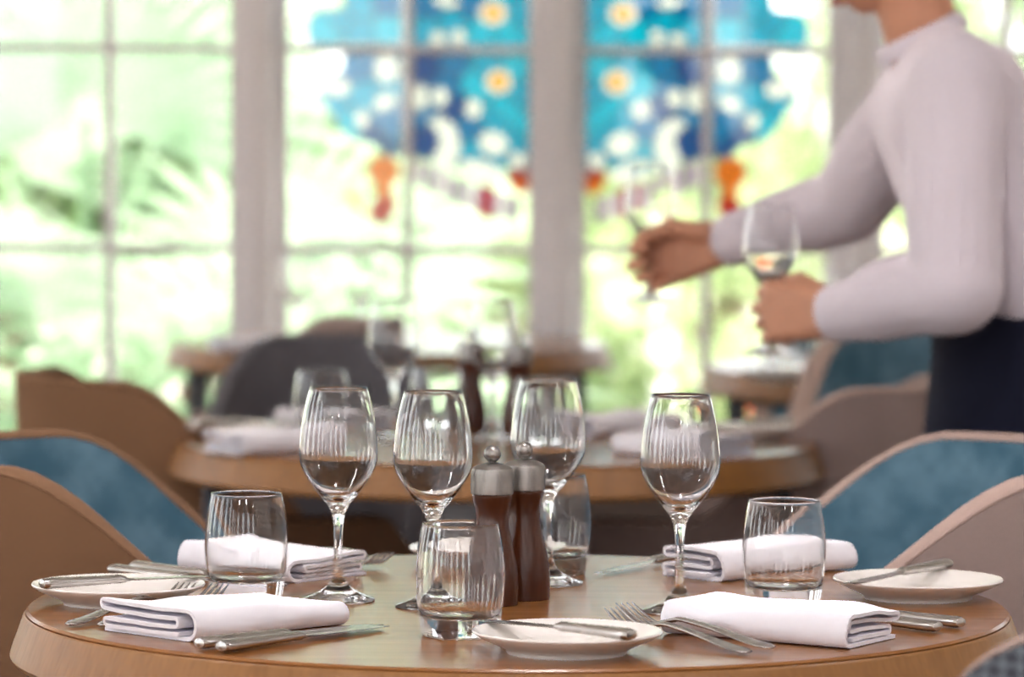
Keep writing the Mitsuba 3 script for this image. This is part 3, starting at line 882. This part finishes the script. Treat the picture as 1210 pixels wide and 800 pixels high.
def fork(h, t, label):
    k = numbered('table_fork')
    tw = lay(h, t, 0)
    put(k + '__handle', shape('fb', FB, 50), 'steel', to_world=tw)
    for j, m in enumerate(FT):
        put(part(k, 'tine'), shape(f'ft{j}', m, 50), 'steel', to_world=tw)
    tag(k, label, 'fork')


def napkin(x, y, rot, w, l, h, seed, label, h2=None, flipw=False, z=TABLE_Z):
    k = numbered('folded_napkin')
    m = napkin_mesh(w, l, h, seed, h2)
    if flipw:
        m.vertices[:, 1] *= -1
        m.invert()
    put(k, m, 'napkin', 60, to_world=place(x, y, z, rot))
    tag(k, label, 'napkin')


TZ = TABLE_Z
xy = lambda px, py, z=TZ: spot(px, py, z)[:2]
# --- foreground table: glasses
wine_glass(*xy(399.5, 709.5), 'wine glass at the left of the foreground table beside the left napkins')
wine_glass(*xy(511, 717), 'wine glass directly behind the front tumbler left of the pepper mills')
wine_glass(*xy(647, 690), 'wine glass behind the pepper mills on the foreground table')
wine_glass(*xy(802.5, 723), 'wine glass at the tip of the front right napkin')
tumbler(*xy(291, 706), 'tumbler at the left between the two left napkins')
tumbler(*xy(543.5, 751), 'front tumbler left of the front side plate')
tumbler(*xy(652, 677.5), 'tumbler behind the pepper mills on the foreground table')
tumbler(*xy(926, 715), 'tumbler at the right between the two right napkins')
mill(*xy(581, 714), 'dark wooden mill with steel cap, the nearer of the foreground pair')
mill(*xy(618.5, 707.5), 'dark wooden mill with steel cap, the farther right of the foreground pair')
# plates
plate(*xy(140, 713), 'white side plate at the left edge of the foreground table')
plate(*spot(670, 771)[:2], 'white side plate at the front edge of the foreground table')
plate(*xy(1084.5, 706.5), 'white side plate at the right edge of the foreground table')
plate(*xy(577, 668), 'white side plate at the far side behind the front tumbler')
# napkins
napkin(.232, 3.445, -34, .095, .176, .025, 1, 'white napkin folded in a block at the front right of the foreground table', h2=.027)
napkin(-.247, 3.485, 46, .12, .185, .026, 2, 'white napkin at the front left of the foreground table', h2=.020)
napkin(.245, 3.955, 42, .088, .185, .026, 3, 'white napkin behind the right tumbler', h2=.026)
napkin(-.235, 3.92, -38, .11, .15, .030, 4, 'white napkin behind the left tumbler', h2=.022)
# cutlery
Z0 = TZ + .0006
fork(spot(884, 774, Z0), (*spot(728, 720, TZ + .018)[:2], Z0), 'fork right of the front side plate nearest the table edge')
fork(spot(912, 768.5, Z0 + .003), (*spot(740, 717, TZ + .020)[:2], Z0 + .004), 'fork against the front right napkin')
knife(spot(1137, 743, Z0), (*(xy(1137, 743) + np.array([-.15, .15])), Z0), 'knife right of the front right napkin, the outer one')
knife(spot(1110, 748, Z0), (*(xy(1110, 748) + np.array([-.15, .15])), Z0), 'knife emerging under the front right napkin, the inner one')
knife(spot(748, 758, TZ + .0185), spot(585, 738, TZ + .0175), 'butter knife across the front side plate', True)
knife(spot(48, 697, TZ + .0185), spot(240, 685, TZ + .0175), 'butter knife across the left side plate', True)
knife(spot(1121, 672, TZ + .0185), spot(980, 697, TZ + .0165), 'butter knife across the right side plate', True)
knife(spot(234, 768, Z0), spot(470, 739, Z0), 'knife in front of the front left napkin, the inner one')
knife(spot(260, 772, Z0), spot(497, 737, Z0), 'knife in front of the front left napkin nearest the table edge')
fork(spot(82, 741, Z0), spot(252, 706, Z0), 'fork behind the front left napkin beside the left plate')
fork(spot(120, 742, Z0), spot(292, 707, Z0), 'fork tucked behind the front left napkin in front of the left tumbler')
knife(spot(131, 678.5, Z0), spot(245, 690, Z0), 'knife behind the left side plate, the nearer one')
knife(spot(157, 674.5, Z0), spot(262, 686, Z0), 'knife behind the left side plate, the farther one')
fork(spot(352, 652, Z0) + np.array([.0, .0, 0]), spot(470, 678, Z0), 'fork with raised tines left of the far side plate')
knife(spot(830, 657.5, Z0), spot(690, 683.5, Z0), 'knife left of the napkin behind the right wine glass')

# --- middle table
wine_glass(*xy(465, 520), 'wine glass in front of the dark grey chair on the middle table')
wine_glass(*xy(582, 520), 'wine glass in the middle of the middle table')
tumbler(*xy(380, 519), 'tumbler in front of the dark grey chair on the middle table')
tumbler(*xy(516, 513), 'tumbler left of the mills on the middle table')
tumbler(*xy(640, 530), 'tumbler behind the foreground mills on the middle table')
mill(*xy(556, 508), 'wooden mill on the middle table, the left one of the pair')
mill(*xy(612, 512), 'wooden mill on the middle table, the right one of the pair')
plate(*xy(264, 515), 'white side plate at the left edge of the middle table')
plate(*xy(890, 518), 'white side plate at the right edge of the middle table')
p_ = xy(325, 533); napkin(p_[0], p_[1], 40, .10, .17, .028, 5, 'white napkin at the left of the middle table')
p_ = xy(395, 508); napkin(p_[0], p_[1], -40, .10, .16, .028, 6, 'white napkin behind the tumbler on the middle table')
p_ = xy(730, 512); napkin(p_[0], p_[1], 35, .10, .17, .028, 7, 'white napkin at the back right of the middle table')
p_ = xy(805, 538); napkin(p_[0], p_[1], -35, .10, .17, .028, 8, 'white napkin at the front right of the middle table')
knife((*(xy(240, 521) + np.array([-.01, 0])), TZ + .0185), (*(xy(300, 517)), TZ + .0175), 'butter knife across the left side plate of the middle table', True)
knife((*(xy(935, 516)), TZ + .0185), (*(xy(850, 521)), TZ + .0175), 'butter knife across the right side plate of the middle table', True)
# --- far tables
for px, py, lb in ((352, 413, 'wine glass above the left end of the dark grey chair by the window'), (426, 415, 'wine glass above the middle of the dark grey chair by the window')):
    wine_glass(*xy(px, py), lb)
p_ = xy(300, 415); napkin(p_[0], p_[1], 20, .10, .17, .028, 9, 'white napkin on the far left table')
for px, py, lb in ((985, 442, 'tumbler under the near cuff of the waitress on the far right table'), (925, 440, 'tumbler under the near hand of the waitress on the far right table'), (1010, 436, 'tumbler furthest right on the far right table')):
    tumbler(*xy(px, py), lb)
wine_glass(*xy(962, 432), 'wine glass behind the near wrist of the waitress on the far right table')
p_ = xy(1018, 438); napkin(p_[0], p_[1], 60, .10, .15, .028, 10, 'white napkin on the far right table')
plate(*xy(925, 450), 'white side plate on the far right table')

# ------------------------------------------------------------------ the waitress


def sph(c, r):
    return m3.Manifold.sphere(float(r), 24).translate([float(v) for v in c])


def bone(a, b, ra, rb):
    return m3.Manifold.batch_hull([sph(a, ra), sph(b, rb)])


def hullof(*cr):
    return m3.Manifold.batch_hull([sph(c, r) for c, r in cr])


def solid(parts_, length, iters, noise_amp=0.0, seed=0, freq=18.0):
    m = m3.Manifold.batch_boolean(parts_, m3.OpType.Add).refine_to_length(length).to_mesh()
    t = trimesh.Trimesh(m.vert_properties[:, :3], m.tri_verts, process=True)
    trimesh.smoothing.filter_taubin(t, iterations=iters)
    if noise_amp:
        n = t.vertex_normals
        v = np.array(t.vertices)
        q = v * freq
        q[:, 2] *= .55
        w = meshkit.fbm(q, 2, seed)
        t.vertices = v + n * ((w - .5) * 2 * noise_amp)[:, None]
    return t


PK = 'person'
HIP = at(1222, 420, 5.28)
WAI = at(1200, 335, 5.28)
RIB = at(1165, 230, 5.28)
CHE = at(1128, 130, 5.28)
NEC = at(1085, 38, 5.28)
HEA = at(1022, -95, 5.28)
SL, SR = at(1130, 98, 5.115), at(1098, 108, 5.445)
EL, ER = at(1128, 340, 5.04), at(1003, 238, 5.64)
WL, WR = at(985, 371, 5.20), at(858, 286, 5.76)
KL, KR = at(915, 368, 5.28), at(796, 303, 5.79)
yv = np.array([0, 1.0, 0])


def hand(wrist, knuck, curl, thumb_up, flipy):
    """wrist, centre of the knuckle row; the fingers curl to the side flipy (+1 away from the camera, -1 towards it)"""
    d = knuck - wrist
    d = d / np.linalg.norm(d)
    up = np.array([0, 0, 1.0]); up = up - d * (up @ d); up /= np.linalg.norm(up)
    sd = np.cross(up, d); sd = sd * (1 if sd[1] * flipy > 0 else -1)
    ps = []
    ks = [knuck + up * .030 + d * .004, knuck + up * .010 + d * .010, knuck - up * .010 + d * .006, knuck - up * .028 - d * .004]
    ps.append(hullof((wrist + up * .014, .019), (wrist - up * .014, .018), *[(k, .0125) for k in ks]))
    ls = [.040, .044, .041, .033]
    for i, k in enumerate(ks):
        L = ls[i]
        a = k + d * .004
        b = a + (d * .82 + sd * .5 - up * .18) * L
        c = b + (d * -.05 + sd * .95 - up * .10) * L * .62
        e = c + (d * -.90 + sd * .25 - up * .05) * L * .48
        ps += [bone(a, b, .0108, .0098), bone(b, c, .0098, .0088), bone(c, e, .0088, .0074)]
    # thumb: leaves the side of the palm near the wrist and closes on the fingertips
    t0 = wrist + (knuck - wrist) * .30 + up * .020 + sd * .012
    t1 = wrist + (knuck - wrist) * .80 + up * .040 + sd * .026
    t2_ = knuck + d * .020 + up * .036 + sd * .040
    t3 = knuck + d * .040 + up * .026 + sd * .036
    ps += [bone(t0, t1, .0165, .0125), bone(t1, t2_, .0120, .0105), bone(t2_, t3, .0103, .0085)]
    grip = knuck + d * .030 + sd * .022
    return ps, grip


hl, gripL = hand(WL, KL, 1, True, +1)
hr, gripR = hand(WR, KR, 1, True, -1)
face = (at(965, -50, 5.28) - HEA); face /= np.linalg.norm(face)        # where she looks: left and down
hup = np.cross(yv, face); hup = hup if hup[2] > 0 else -hup
eye = lambda s, f, u, w: HEA + face * f + hup * u + yv * w * s
skinp = [bone(WAI, RIB, .085, .088), hullof((RIB + yv * .03, .08), (RIB - yv * .03, .08), (CHE + yv * .06, .075), (CHE - yv * .06, .075)), hullof((SL, .045), (SR, .045), (CHE, .07)), bone(NEC + (CHE - NEC) * .3, HEA - hup * .05 - face * .012, .050, .050),
         bone(SL, EL, .042, .034), bone(EL, WL, .035, .024), bone(SR, ER, .042, .034), bone(ER, WR, .035, .024), hullof((HIP + yv * .065, .085), (HIP - yv * .065, .085), (WAI + yv * .04, .075), (WAI - yv * .04, .075)),
         hullof((HEA + hup * .025 - face * .015, .088), (HEA + hup * .01 + face * .02, .078), (HEA - hup * .075 + face * .055, .030), (HEA - hup * .06 + face * .02, .045)),
         hullof((eye(0, .085, -.018, 0), .012), (eye(0, .099, -.034, 0), .011), (eye(0, .085, .010, 0), .009)),
         hullof((eye(1, .086, -.062, .012), .010), (eye(1, .086, -.062, -.012), .010)),
         hullof((eye(1, -.01, -.005, .083), .012), (eye(1, -.012, -.03, .08), .009)), hullof((eye(1, -.01, -.005, -.083), .012), (eye(1, -.012, -.03, -.08), .009))]
legs = []
for s in (-1, 1):
    hp = HIP + yv * .075 * s - np.array([0, 0, .05])
    kn = np.array([HIP[0] - .02, HIP[1] + .085 * s, .50])
    an = np.array([HIP[0] + .04, HIP[1] + .085 * s, .085])
    legs += [bone(hp, kn, .078, .058), bone(kn, an, .056, .036), hullof((an - [0, 0, .045], .036), (an + np.array([-.13, 0, -.055]), .026), (an + [.02, 0, -.05], .032))]
put(PK + '__body', solid(skinp + hl + hr + legs, .011, 8), 'skin', True)
tag(PK, 'waitress in white shirt and navy skirt leaning left, a wine glass in each hand', 'person')
# white shirt: torso, sleeves that end in cuffs, stand collar
sh = [hullof((WAI + yv * .085, .085), (WAI - yv * .085, .085), (RIB + yv * .07, .105), (RIB - yv * .07, .105)), hullof((RIB + yv * .07, .105), (RIB - yv * .07, .105), (CHE + yv * .09, .10), (CHE - yv * .09, .10)),
      hullof((SL, .062), (SR, .062), (CHE + yv * .09, .10), (CHE - yv * .09, .10), (NEC + np.array([.03, 0, -.035]), .05)),
      bone(SL, SL * .5 + EL * .5, .066, .064), bone(SL * .5 + EL * .5, EL, .064, .058), bone(EL, EL * .45 + WL * .55, .060, .050), bone(EL * .45 + WL * .55, WL + (EL - WL) * .06, .050, .035),
      bone(SR, ER, .062, .056), bone(ER, ER * .45 + WR * .55, .056, .046), bone(ER * .45 + WR * .55, WR + (ER - WR) * .06, .046, .034)]
shirt = solid(sh, .010, 6, .011, 4, 9.0)
put(PK + '__shirt', shirt, 'shirt', True); tag(PK + '__shirt', 'white long sleeved shirt')


def ring_tube(c, axis, r0, r1, h, n=28, th=.004):
    axis = axis / np.linalg.norm(axis)
    a = np.cross(axis, [0.3, .9, .2]); a /= np.linalg.norm(a)
    b = np.cross(axis, a)
    g = np.arange(n) * 2 * np.pi / n
    circ = lambda r, q: c + axis * q + r * (np.cos(g)[:, None] * a + np.sin(g)[:, None] * b)
    V = np.stack([circ(r0, 0), circ((r0 + r1) / 2 + .001, h / 2), circ(r1, h), circ(r1 - th, h), circ(r0 - th, 0)], 1)
    return grid_mesh(V, close_u=True, close_v=True)


put(PK + '__collar', ring_tube(NEC + (CHE - NEC) * .18, (HEA - NEC), .066, .060, .024), 'shirt', True); tag(PK + '__collar', 'white stand collar')
for w, e in ((WL, EL), (WR, ER)):
    ax = (w - e) / np.linalg.norm(w - e)
    put(part(PK, 'cuff'), ring_tube(w - ax * .055, ax, .041, .037, .055), 'shirt', True)
# skirt
sk = []
rows = [(WAI[0] + .00, WAI[2] + .015, .118, .148), (WAI[0] + .012, WAI[2] - .05, .125, .165), (HIP[0] + .0, HIP[2] - .02, .138, .188), (HIP[0] + .0, .75, .145, .195), (HIP[0] - .005, .60, .148, .195), (HIP[0] - .005, .44, .150, .19)]
ang = np.arange(40) * 2 * np.pi / 40
rr = spline(rows, 5)
V = np.stack([np.stack([r[0] + np.cos(ang) * (r[2] + .004 * np.sin(5 * ang + 9 * r[1])), HIP[1] + np.sin(ang) * r[3], np.full(40, r[1])], -1) for r in rr])
put(PK + '__skirt', grid_mesh(V, close_v=True), 'navy_cloth', True); tag(PK + '__skirt', 'dark navy skirt')
hair = solid([hullof((HEA + hup * .04 - face * .03, .092), (HEA + hup * .03 + face * .0, .090), (HEA - hup * .03 - face * .05, .06)), sph(HEA - face * .12 + hup * .03, .042)], .012, 4, .004, 8, 60)
put(PK + '__hair', hair, 'hair', True); tag(PK + '__hair', 'dark hair in a bun')
for s in (-1, 1):
    e = solid([sph(eye(s, .080, .008, .031), .0125)], .004, 1)
    put(part(PK, 'eye'), e, 'eye_white', True)
put(PK + '__lips', solid([hullof((eye(1, .094, -.060, .016), .004), (eye(1, .099, -.060, 0), .0055), (eye(1, .094, -.060, -.016), .004))], .004, 1), 'lips', True)
for s in (-1, 1):
    an = np.array([HIP[0] + .04, HIP[1] + .085 * s, .085])
    put(part(PK, 'shoe'), solid([hullof((an - [0, 0, .045], .041), (an + np.array([-.14, 0, -.055]), .030), (an + [.025, 0, -.048], .037))], .012, 3), 'black_leather', True)
wine_glass(gripL[0], gripL[1], 'wine glass held in the near hand of the waitress', z=gripL[2] - .058)
wine_glass(gripR[0], gripR[1], 'wine glass held in the far hand of the waitress', z=gripR[2] - .058)
